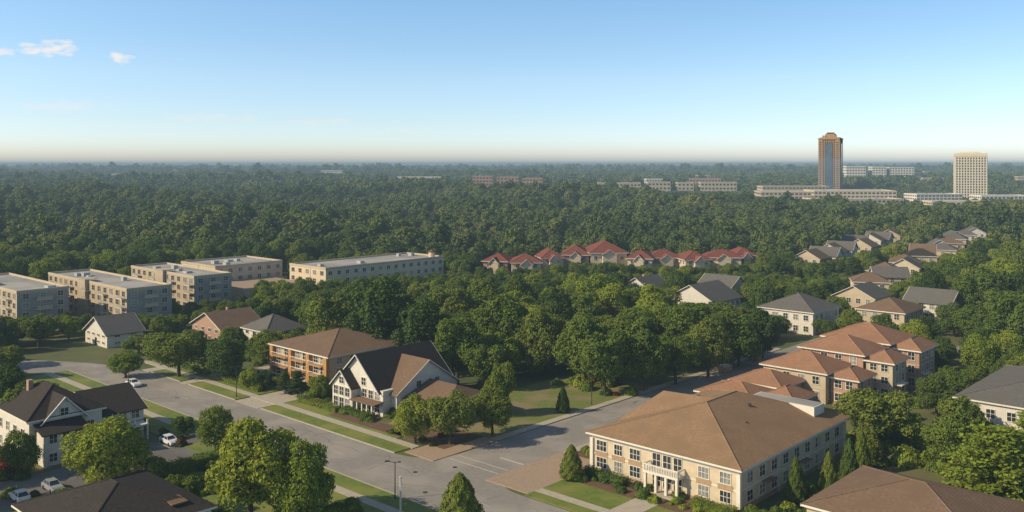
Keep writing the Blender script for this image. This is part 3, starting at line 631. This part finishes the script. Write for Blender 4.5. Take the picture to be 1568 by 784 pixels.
hand=[(-61.4,140,13,11,'B',0),(-50.4,155.6,6.5,8.4,'B',1),(-36.0,126,12.5,15,'B',0),(-28,124.5,8.5,11.5,'B',1),(-6.9,120.7,7,9.2,'C',1),(9.4,144.5,3.9,5.6,'C',1),
(-2.4,181,6.2,11,'A',1),(-17.3,163.5,7.2,8.6,'B',0),(-11,162.5,8.8,9.4,'A',2),(-3.6,168,8,8.2,'A',3),(10.2,183,2.8,5.4,'C',0),
(64,160,13,11,'A',0),(72,148,9,9,'A',3),(68,128,17,13.5,'P',0),(79,160,10,9.5,'A',1),(76,133,12,14,'P',0),
(41.8,134.6,3.0,7,'C',0),(47.2,136.2,3,7.2,'C',1),(52.4,142,3.2,7.4,'C',0),(56.2,147,3,7.2,'C',1),(44.5,128,3,6,'C',0),(59,151,4,7,'A',1),
(90.7,189,9,8,'A',0),(84,181,8,7.5,'D',0),(99,196,7,7,'A',1),(19.9,197,12.5,14.5,'A',0),(28.9,201,10,12.5,'A',3),(37,207,10,12,'A',0),(45.9,214,10.5,12.5,'A',3),(55.8,225,11,13.5,'A',1),(64,234,10,12.5,'D',1),
(23,205,10,12,'D',1),(50,222,9,12,'D',0),(-78,214,13,11,'A',2),(-66.5,211,10.5,9.5,'D',1),(-12.4,207,13,16,'A',0),(-33,224,18,21,'D',1),(-45,229,14,17,'A',1),(-22,217,14,17,'D',1),(-3,222,14,17,'A',3),(6,216,12,16,'A',1),(-20,200,10,8,'B',1),
(-90,213,8,6,'B',1),(-58,203,5,4.5,'B',0),(-40.3,192,5,5.6,'B',0),(-43,207,4,6,'B',1),(-88,165,9,10,'A',1),(-93,178,8,8,'A',0),(-104,188,9,8,'D',0),(-118,212,9,8,'A',1),(-108,176,7,7,'B',0),
(-60,167,4,4,'A',0),(-79,147,6,7,'A',1),(-54,139,5,5,'A',3),(-23,125,6,4,'A',0),(36,161,4,7,'B',1),(-83,131,8,9,'D',0),(-89,141,9,11,'A',3),
(32.5,122.5,4.5,4,'A',0),(28,116.5,4.5,5.5,'D',1),(-98,240,9,5,'A',0),(15,116,3.6,4.5,'B',0),(-98,166,8,9,'D',1),(-47,130,6,6,'A',0)]
for h in hand: tree(*h)
def corridor(x,y,w,h,P=None,L=110):
    # planting in the foreground of a house is kept low
    for (cx,cy,r,z) in (PROT if P is None else P):
        if cy-y>L or cy<y: continue
        d=math.hypot(cx,cy); ux,uy=cx/d,cy/d; s=(cx-x)*ux+(cy-y)*uy
        if 0<s<L:
            if abs(x*uy-y*ux)<r+w*0.3: h=min(h,z+s*(CAMH-z)/d)
    return h
def blocked(x,y,m=0):
    a,b=AB(x,y)
    for e in EXCL:
        if e[0]-m<a<e[1]+m and e[2]-m<b<e[3]+m: return True
    if 78<b<110 and a>-262: return True
    if b<=110 and a>-240: return True
    if -121<a<-95 and 100<b<250: return True
    if -140<a<-113 and 105<b<160: return True
    if -262<a<-190 and 103<b<124: return True
    if a>-103 and 251<b<271: return True
    if -100<a<-58 and b<228: return True
    for (cx,cy,r) in WC:
        if (x-cx)**2+(y-cy)**2<(r-3+m)**2: return True
    return False
rs=random.Random(5); pts=[(t[0],t[1],t[2]) for t in TP]; cnt=0
for _ in range(36000):
    y=rs.uniform(170,440); x=rs.uniform(-0.6*y-15,0.6*y+15)
    if blocked(x,y,1.5): continue
    t=x/y; a,b=AB(x,y)
    if a<-350 or y>385: hm=15
    elif t<-0.28: hm=max(5,50-0.165*y)
    elif t<0.27: hm=max(5,50-0.121*y)
    elif t<0.40: hm=max(5,50-0.126*y)
    else: hm=24
    h=rs.uniform(9,18)
    if a>-100 and b<250: h=rs.uniform(6.5,10)
    if a<-200 and a>-350: h=rs.uniform(6,11)
    h=min(h,hm*rs.uniform(0.85,1.0))
    w=min(h*rs.uniform(0.75,1.05),15)
    h=corridor(x,y,w,h)
    if h<3.2:
        if rs.random()<0.5: continue
        h=rs.uniform(3.0,3.8)
    w=min(w,max(h*1.15,4))
    ok=True
    for p in pts:
        if (p[0]-x)**2+(p[1]-y)**2<((p[2]+w)*0.345)**2: ok=False;break
    if not ok: continue
    k=rs.choices(['A','D','B','PD'],[0.48,0.28,0.19,0.05])[0]; random.seed(cnt)
    if k=='PD': w*=0.7
    tree(x,y,w,h,k); pts.append((x,y,w)); cnt+=1
    if cnt>1100: break

def hedge(a0,a1,b0,b1,h,m='leafA',name='hedge'):
    rg=np.random.default_rng(int(abs(a0*13+b0*7))); W=a1-a0;D=b1-b0; n=int((W*D+2*h*(W+D))*38)
    P=rg.uniform(size=(n,3))*np.array([W,D,h]); f=rg.random(n); A=np.array([W*D,h*W,h*W,h*D,h*D]);A=np.cumsum(A/A.sum()); s=np.searchsorted(A,f); Nn=np.zeros((n,3))
    for i,(ax,val,nn) in enumerate([(2,h,(0,0,1)),(1,0,(0,-1,0)),(1,D,(0,1,0)),(0,0,(-1,0,0)),(0,W,(1,0,0))]):
        k=s==i; P[k,ax]=val; Nn[k]=nn
    P+=rg.normal(size=P.shape)*0.12; P[:,2]+=0.15*np.sin(P[:,0]*1.3)+0.12*np.sin(P[:,1]*1.7); V=leaves(P,Nn+rg.normal(size=P.shape)*0.45,0.26,rg)
    mb=MB(); mb.box(0.15,W-0.15,0.15,D-0.15,0,h-0.2); F=mb.f+[(8+4*i,9+4*i,10+4*i,11+4*i) for i in range(n)]
    me=bpy.data.meshes.new(name); me.from_pydata(mb.v+V.tolist(),[],F); me.materials.append(M[m]); x,y=T(a0,b0); newobj(name,me,(x,y,0),ROT)
hedge(-140.5,-138.2,60,79,2.0); hedge(-139,-128,62,63.8,1.5); 
hedge(-192,-176,108.6,110,1.1); hedge(-192,-190.6,110,116,1.1); hedge(-190,-176,114,115.6,1.2); hedge(-186,-178,111.4,112.8,1.0,'leafB'); hedge(-211,-199,109,110.2,1.0)
hedge(-163,-150,110,111.4,1.2); hedge(-148,-141,111,112.3,1.1,'leafD'); hedge(-91,-83,114.8,116.4,1.3,'leafD'); hedge(-71,-64,114.5,116.4,1.3); hedge(-163,-161.4,112,124,1.8)
hedge(-180,-160,52.5,54,1.4,'leafR','red_flowering_hedge'); hedge(-263,-250,118,120,1.0,'leafR','red_flowering_hedge'); hedge(-282,-272,120,122,1.6,'leafR','red_flowering_hedge'); hedge(-250,-200,124.5,126,1.4)
def bush_mesh(seed,m):
    rg=np.random.default_rng(seed); n=900; d=rg.normal(size=(n,3)); d/=np.linalg.norm(d,axis=1,keepdims=True); d[:,2]=abs(d[:,2])
    P=d*rg.uniform(0.75,1.05,size=(n,1))*np.array([1,1,0.95])*(1+0.12*np.sin(d[:,:1]*7+seed)); V=leaves(P,d+rg.normal(size=P.shape)*0.4,0.26,rg)
    me=bpy.data.meshes.new('shrub'); me.from_pydata(V.tolist(),[],[(4*i,4*i+1,4*i+2,4*i+3) for i in range(n)]); me.materials.append(M[m]); return me
SB=[bush_mesh(1,'leafA'),bush_mesh(2,'leafB'),bush_mesh(3,'leafD'),bush_mesh(4,'leafR')]
rs=random.Random(9)
def bushes(a0,a1,b0,b1,n,s0=0.6,s1=1.3,red=0.06):
    for _ in range(n):
        x,y=T(rs.uniform(a0,a1),rs.uniform(b0,b1)); s=rs.uniform(s0,s1)
        newobj('shrub',SB[3] if rs.random()<red else SB[rs.randrange(3)],(x,y,0.05),rs.uniform(0,6),(s,s,s*rs.uniform(0.8,1.2)))
bushes(-162,-140,111,114,30); bushes(-92,-62,113,117,34,0.5,1.1); bushes(-61.5,-57,116,156,40,0.8,1.8); bushes(-100,-93,123,158,24); bushes(-133,-118,109,118,12,0.5,0.9)
bushes(-183,-150,78.5,82,16); bushes(-140,-128,64,78,16,0.6,1.6); bushes(-182,-157,50,56,14,0.8,1.6,0.4); bushes(-196,-164,116,119,22,0.6,1.2); bushes(-260,-200,120,130,50,0.8,1.8); bushes(-68,-40,155,180,60,1,2.4,0.02)
bushes(-30,-28,112,140,6); bushes(-108,-98,42,66,14,0.8,1.8); bushes(-262,-180,60,80,34,0.8,2); bushes(-68,-55,160,250,60,1,2.2,0.03); bushes(-170,-140,38,56,8,0.8,1.6,0.1)
bushes(-134,-114,158,172,24,0.8,2.4); bushes(-141,-136,114,150,20,0.8,2.0); bushes(-138,-100,66,80,18,0.6,1.4)

# far forest (instanced)
coll=bpy.data.collections.new('forest_tree_kinds')
for i in range(5):
    me=tree_mesh('forest_crown',80+i,15+i,1900,0.88,['far','oval','spread','far','oval'][i],'leafF',limbs=False)
    coll.objects.link(bpy.data.objects.new('forest_tree_kind_%d'%i,me))
for i in range(3):
    me=tree_mesh('forest_crown_small',90+i,12+i,520,1.7,['far','oval','spread'][i],'leafF',limbs=False)
    coll.objects.link(bpy.data.objects.new('forest_tree_kind_%d'%(5+i),me))
def far_ok(x,y):
    if y<760:
        for (cx,cy,r) in WC:
            if (x-cx)**2+(y-cy)**2<(r-2)**2: return False
    if y>900:
        for (ox,oy,rot,w,d) in WR:
            dx,dy=x-ox,y-oy; c,s=math.cos(rot),math.sin(rot); lx=dx*c+dy*s; ly=-dx*s+dy*c
            if -8<lx<w+8 and -22<ly<d+8: return False
        if (x-488)**2+(y-1400)**2<40**2 or (x-605)**2+(y-1207)**2<36**2: return False
        if 300<x<640 and 985<y<1400 and (math.sin(x*.03)+math.sin(y*.043))>-0.1: return False
    if y<460 and blocked(x,y,1): return False
    return True
P=[];S=[];I=[];Rz=[]
rg=np.random.default_rng(3)
def ring(y0,y1,sp,hs):
    y=y0
    while y<y1:
        x=-0.60*y-25
        while x<0.60*y+25:
            px=x+rg.uniform(-.45,.45)*sp; py=y+rg.uniform(-.45,.45)*sp
            dens=math.sin(px*0.011+1)*math.sin(py*0.009)+0.5*math.sin(px*0.03+py*0.021)
            if far_ok(px,py) and not (dens>1.2):
                hh=hs*(rg.uniform(0.6,1.15)+(0.45 if rg.random()<0.12 else 0))*(1+0.18*dens)
                if px>150 and py>900 and py<1400: hh*=0.72
                w=hh*rg.uniform(0.8,1.05)
                tz=terr(px,py)
                if py<760:
                    hh=corridor(px,py,w,hh)
                elif 880<py<3600: hh=min(hh,corridor(px,py,w,hh+tz,PROTF,260)-tz)
                w=min(w,max(hh*1.2,4))
                if hh<2.5: x+=sp; continue
                P.append((px,py,tz-0.3)); S.append((w/9,w/9,hh/10)); I.append(int(rg.integers(0,5)) if py<1200 else int(rg.integers(5,8))); Rz.append(rg.uniform(0,6.28))
            x+=sp
        y+=sp*0.9
ring(436,1300,9.6,13); ring(1300,2600,14,16); ring(2600,5600,25,23)
me=bpy.data.meshes.new('distant_forest'); me.from_pydata(P,[],[])
for n,t,d in (('tscale','FLOAT_VECTOR',S),('tidx','INT',I),('trot','FLOAT',Rz)):
    at=me.attributes.new(n,t,'POINT')
    at.data.foreach_set('vector' if t=='FLOAT_VECTOR' else 'value',np.array(d,dtype=np.int32 if t=='INT' else np.float32).ravel())
fo=newobj('distant_forest',me)
ng=bpy.data.node_groups.new('forest_instancer','GeometryNodeTree')
ng.interface.new_socket('Geometry',in_out='INPUT',socket_type='NodeSocketGeometry'); ng.interface.new_socket('Geometry',in_out='OUTPUT',socket_type='NodeSocketGeometry')
gi=ng.nodes.new('NodeGroupInput');go=ng.nodes.new('NodeGroupOutput');ip=ng.nodes.new('GeometryNodeInstanceOnPoints');ci=ng.nodes.new('GeometryNodeCollectionInfo')
ci.inputs['Collection'].default_value=coll; ci.inputs['Separate Children'].default_value=True; ci.inputs['Reset Children'].default_value=True
def na(n,t):
    q=ng.nodes.new('GeometryNodeInputNamedAttribute'); q.data_type=t; q.inputs['Name'].default_value=n; return q.outputs['Attribute']
ng.links.new(gi.outputs[0],ip.inputs['Points']); ng.links.new(ci.outputs[0],ip.inputs['Instance']); ip.inputs['Pick Instance'].default_value=True
ng.links.new(na('tidx','INT'),ip.inputs['Instance Index']); ng.links.new(na('tscale','FLOAT_VECTOR'),ip.inputs['Scale'])
cx=ng.nodes.new('ShaderNodeCombineXYZ'); ng.links.new(na('trot','FLOAT'),cx.inputs['Z']); ng.links.new(cx.outputs[0],ip.inputs['Rotation'])
ng.links.new(ip.outputs[0],go.inputs[0]); md=fo.modifiers.new('instancer','NODES'); md.node_group=ng

def hills():
    nr,na_=170,420; V=[];F=[]
    rr=np.geomspace(5200,62000,nr); aa=np.linspace(-0.62,0.62,na_)
    ph=rg.uniform(0,6.28,(14,2)); fr=rg.uniform(-1,1,(14,2))
    for i,r in enumerate(rr):
        x=r*np.tan(aa); z=np.zeros_like(x)
        for k in range(14):
            L=2.0**(k*0.45)*0.00022; z+=np.sin(x*fr[k,0]*L*6+ph[k,0]+r*fr[k,1]*L*9)*(0.9**k)
        z=20+np.clip(z*3.4,-12,20)+rg.normal(size=z.shape)*1.6
        z*=min(1,(i+1)/6)
        for j in range(na_): V.append((x[j],r,z[j]))
    for i in range(nr-1):
        for j in range(na_-1): q=i*na_+j; F.append((q,q+1,q+na_+1,q+na_))
    me=bpy.data.meshes.new('distant_hills'); me.from_pydata(V,[],F)
    m=mat('distant_woodland',(0.10,0.115,0.045),(0.035,0.055,0.022),0.02,big=(0.05,0.07,0.03),bigscale=0.0012); me.materials.append(m); newobj('distant_hills',me)
hills()

# ------------------------------------------------------------ cars, lamps, bins
def car(x,y,rot,paint,name='parked_car'):
    e=bpy.data.objects.new(name,None); e.location=(x,y,0.03); e.rotation_euler=(0,0,rot); link(e)
    prof=[(-2.2,0.32),(-2.25,0.62),(-2.12,0.88),(-1.4,0.96),(0.95,0.95),(1.95,0.80),(2.22,0.62),(2.25,0.32)]
    mb=MB(); n=len(prof); ys=[(-0.9,0.0,1),(-0.8,0.03,1),(0.8,0.03,1),(0.9,0.0,1)]
    for yy,dz,_ in ys:
        for (px,pz) in prof: mb.v.append((px*(0.985 if abs(yy)>0.85 else 1),yy,pz+(dz if pz>0.6 else 0)))
    for j in range(3):
        for i in range(n): a=j*n+i;b=j*n+(i+1)%n; mb.f.append((a,b,b+n,a+n))
    mb.f.append(tuple(range(n-1,-1,-1)));mb.f.append(tuple(range(3*n,4*n)))
    newobj('body',mb.mesh('body',M[paint]),parent=e)
    mb=MB(); b=[(-1.85,-0.8,.94),(1.0,-0.8,.94),(1.0,0.8,.94),(-1.85,0.8,.94)]; t=[(-1.25,-0.62,1.42),(0.25,-0.62,1.42),(0.25,0.62,1.42),(-1.25,0.62,1.42)]
    mb.v=b+t; mb.f=[(0,1,5,4),(1,2,6,5),(2,3,7,6),(3,0,4,7)]; newobj('windows',mb.mesh('windows',M['glass']),parent=e)
    mb=MB(); mb.box(-1.3,0.3,-0.65,0.65,1.42,1.48)
    for p,q in zip(b,t): mb.tube(p,q,0.05,0.05,5)
    for s in(-1,1): mb.tube((-0.45,s*0.81,.94),(-0.5,s*0.64,1.42),0.04,0.04,5)
    newobj('roof',mb.mesh('roof',M[paint]),parent=e)
    mb=MB()
    for wx in (-1.35,1.4):
        for s in (-1,1): mb.tube((wx,s*0.68,0.33),(wx,s*0.93,0.33),0.33,0.33,16)
    newobj('wheels',mb.mesh('wheels',M['tyre']),parent=e)
    mb=MB()
    for s in (-1,1): mb.box(2.18,2.27,s*0.65-0.18,s*0.65+0.18,0.6,0.74); mb.box(-2.27,-2.2,s*0.68-0.15,s*0.68+0.15,0.65,0.8)
    newobj('lights',mb.mesh('lights',M['lampglass']),parent=e)
x,y=T(-201.8,93.0); car(x,y,ROT,'carw','white_car')
for a,b,r,c in ((-155.5,78.2,0,'carw'),(-155.5,69.3,0,'carb'),(-146.6,55,0.0,'cars'),(-146,50,3.14,'carw'),(-238,121,0.1,'carw'),(-228,121,0,'cars'),(-170,114,1.57,'carb'),(-103.4,205,1.57,'carw'),(-103.2,222,1.57,'carr'),(-109,240,1.57,'cars'),(-70,262,0,'carw')):
    x,y=T(a,b); car(x,y,ROT+r,c)
for a,b in ((-112.2,212),(-111.6,196)):
    x,y=T(a,b); B=Bld('dumpster',a,b); B.p('bin','pink').box(-1,1,-1.6,1.6,0.15,1.4); B.p('lid','trim').slab([(-1.05,-1.65,1.55),(1.05,-1.65,1.42),(1.05,1.65,1.42),(-1.05,1.65,1.55)],0.08); B.p('castors','tyre').box(-0.9,0.9,-1.4,-1.2,0.02,0.15); B.p('castors','tyre').box(-0.9,0.9,1.2,1.4,0.02,0.15); B.done()
def lamp(x,y,h,m='metal',rot=0):
    mb=MB(); mb.cyl(0,0,0,0.4,0.16,0.12); mb.cyl(0,0,0.4,h,0.09,0.06); mb.tube((0,0,h-0.15),(-1.0,0,h+0.1),0.05,0.04); mb.tube((0,0,h-0.15),(0.6,0,h),0.05,0.04); mb.box(-1.5,-0.8,-0.14,0.14,h+0.03,h+0.17); mb.box(0.45,0.85,-0.1,0.1,h-0.08,h+0.06)
    newobj('street_lamp',mb.mesh('street_lamp',M[m]),(x,y,0),rot)
lamp(-17.4,136,5.6)
mb=MB(); mb.cyl(0,0,0,6.0,0.16,0.12); mb.cyl(0,0,6,6.15,0.2,0.2); mb.box(-0.2,0.2,-0.2,0.2,4.2,4.9); newobj('utility_pole',mb.mesh('utility_pole',M['pole']),(-15.6,128,0))
for a,b in ((-222,103.5),(-176,103.5),(-190,86.5),(-116.3,150),(-116.3,185)): x,y=T(a,b); lamp(x,y,6.5,'metal',ROT+1.57)

# ------------------------------------------------------------ haze layer: absorbing box near ground, its own glow stands in for airlight
hm=bpy.data.materials.new('emissive_haze'); hm.use_nodes=True; nt=hm.node_tree; nt.nodes.clear(); o=nt.nodes.new('ShaderNodeOutputMaterial')
ab=nt.nodes.new('ShaderNodeVolumeAbsorption'); em=nt.nodes.new('ShaderNodeEmission'); ad=nt.nodes.new('ShaderNodeAddShader')
sg=1/4200.0; ab.inputs['Color'].default_value=(0,0,0,1); ab.inputs['Density'].default_value=sg; em.inputs['Color'].default_value=(0.25,0.345,0.41,1); em.inputs['Strength'].default_value=sg
nt.links.new(ab.outputs[0],ad.inputs[0]);nt.links.new(em.outputs[0],ad.inputs[1]);nt.links.new(ad.outputs[0],o.inputs['Volume'])
M['emissive_haze']=hm; mb=MB(); mb.box(-69000,69000,-400,69000,-12,55); newobj('emissive_haze',mb.mesh('emissive_haze',hm))

# ------------------------------------------------------------ light
el=math.radians(32); az=math.radians(253)
sd=Vector((math.sin(az)*math.cos(el),math.cos(az)*math.cos(el),math.sin(el)))
L=bpy.data.lights.new('sun','SUN'); L.energy=5.0; L.angle=math.radians(0.5); L.color=(1.0,0.85,0.60)
so=bpy.data.objects.new('sun',L); so.rotation_euler=sd.to_track_quat('Z','Y').to_euler(); link(so)
w=bpy.data.worlds.new('World'); scene.world=w; w.use_nodes=True; nt=w.node_tree; bg=nt.nodes['Background']; bg.inputs['Strength'].default_value=0.12
sky=nt.nodes.new('ShaderNodeTexSky'); sky.sky_type='NISHITA'; sky.sun_disc=False; sky.sun_elevation=el; sky.sun_rotation=az; sky.air_density=1.0; sky.dust_density=1.0; sky.ozone_density=2.0
tc=nt.nodes.new('ShaderNodeTexCoord'); mp=nt.nodes.new('ShaderNodeMapping'); mp.inputs['Scale'].default_value=(1,1,2.2)
nt.links.new(tc.outputs['Generated'],mp.inputs['Vector']); vn=nt.nodes.new('ShaderNodeVectorMath'); vn.operation='NORMALIZE'
nt.links.new(mp.outputs[0],vn.inputs[0]); nt.links.new(vn.outputs[0],sky.inputs['Vector'])
sx=nt.nodes.new('ShaderNodeSeparateXYZ'); nt.links.new(tc.outputs['Generated'],sx.inputs[0])
gr=nt.nodes.new('ShaderNodeValToRGB'); e=gr.color_ramp.elements
G=[(0,(1.6,1.65,2.0)),(0.045,(1.75,1.68,1.62)),(0.09,(1.95,1.93,1.76)),(0.18,(1.85,2.15,2.05)),(0.5,(1.1,1.08,0.98))]
e[0].position=0; e[0].color=(*[v/4 for v in G[0][1]],1); e[1].position=0.5; e[1].color=(*[v/4 for v in G[4][1]],1)
for p,c in G[1:4]: q=e.new(p); q.color=(*[v/4 for v in c],1)
nt.links.new(sx.outputs['Z'],gr.inputs['Fac'])
v1=nt.nodes.new('ShaderNodeVectorMath'); v1.operation='MULTIPLY'; nt.links.new(sky.outputs[0],v1.inputs[0]); nt.links.new(gr.outputs[0],v1.inputs[1])
v2=nt.nodes.new('ShaderNodeVectorMath'); v2.operation='SCALE'; nt.links.new(v1.outputs[0],v2.inputs[0]); v2.inputs['Scale'].default_value=4
def mth(op,a,b=None,c=None):
    n=nt.nodes.new('ShaderNodeMath'); n.operation=op
    for i,v in enumerate((a,b,c)):
        if v is None: continue
        if isinstance(v,(int,float)): n.inputs[i].default_value=v
        else: nt.links.new(v,n.inputs[i])
    return n.outputs[0]
yy=mth('MAXIMUM',sx.outputs['Y'],0.05); cu=mth('DIVIDE',sx.outputs['X'],yy); cv=mth('DIVIDE',sx.outputs['Z'],yy)
cmb=nt.nodes.new('ShaderNodeCombineXYZ'); nt.links.new(mth('MULTIPLY',cu,38),cmb.inputs[0]); nt.links.new(mth('MULTIPLY',cv,95),cmb.inputs[1])
nz=nt.nodes.new('ShaderNodeTexNoise'); nz.inputs['Scale'].default_value=1.6; nz.inputs['Detail'].default_value=7; nt.links.new(cmb.outputs[0],nz.inputs['Vector'])
tot=None
for (u0,v0,su,sv,st) in ((-.507,.125,.040,.010,1),(-.427,.115,.017,.0075,1),(-.565,.122,.024,.007,.8),(-.49,.062,.055,.008,.35),(-.2,.045,.045,.005,.3),(-.33,.05,.06,.006,.28),(-.11,.036,.03,.004,.35)):
    dx=mth('DIVIDE',mth('SUBTRACT',cu,u0),su); dz=mth('DIVIDE',mth('SUBTRACT',cv,v0),sv)
    r2=mth('ADD',mth('MULTIPLY',dx,dx),mth('MULTIPLY',dz,dz)); q=mth('SUBTRACT',mth('ADD',0.95,mth('MULTIPLY',mth('SUBTRACT',nz.outputs['Fac'],0.52),4.0)),r2)
    q=mth('MULTIPLY',mth('MINIMUM',mth('MAXIMUM',q,0.0),1.0),st); tot=q if tot is None else mth('MAXIMUM',tot,q)
mx=nt.nodes.new('ShaderNodeMix'); mx.data_type='RGBA'; nt.links.new(mth('MULTIPLY',tot,0.9),mx.inputs[0]); nt.links.new(v2.outputs[0],mx.inputs[6]); mx.inputs[7].default_value=(7.6,7.4,7.2,1)
nt.links.new(mx.outputs[2],bg.inputs['Color'])

cam=bpy.data.cameras.new('camera'); cam.sensor_width=36; cam.lens=1400/1568*36; cam.shift_y=-142/1568; cam.clip_end=100000; cam.clip_start=1
co=bpy.data.objects.new('camera',cam); co.location=(0,0,CAMH); co.rotation_euler=(math.pi/2,0,0); link(co); scene.camera=co
scene.view_settings.view_transform='Standard'; scene.view_settings.look='None'; scene.view_settings.exposure=0
print('scattered',cnt,'far',len(P))
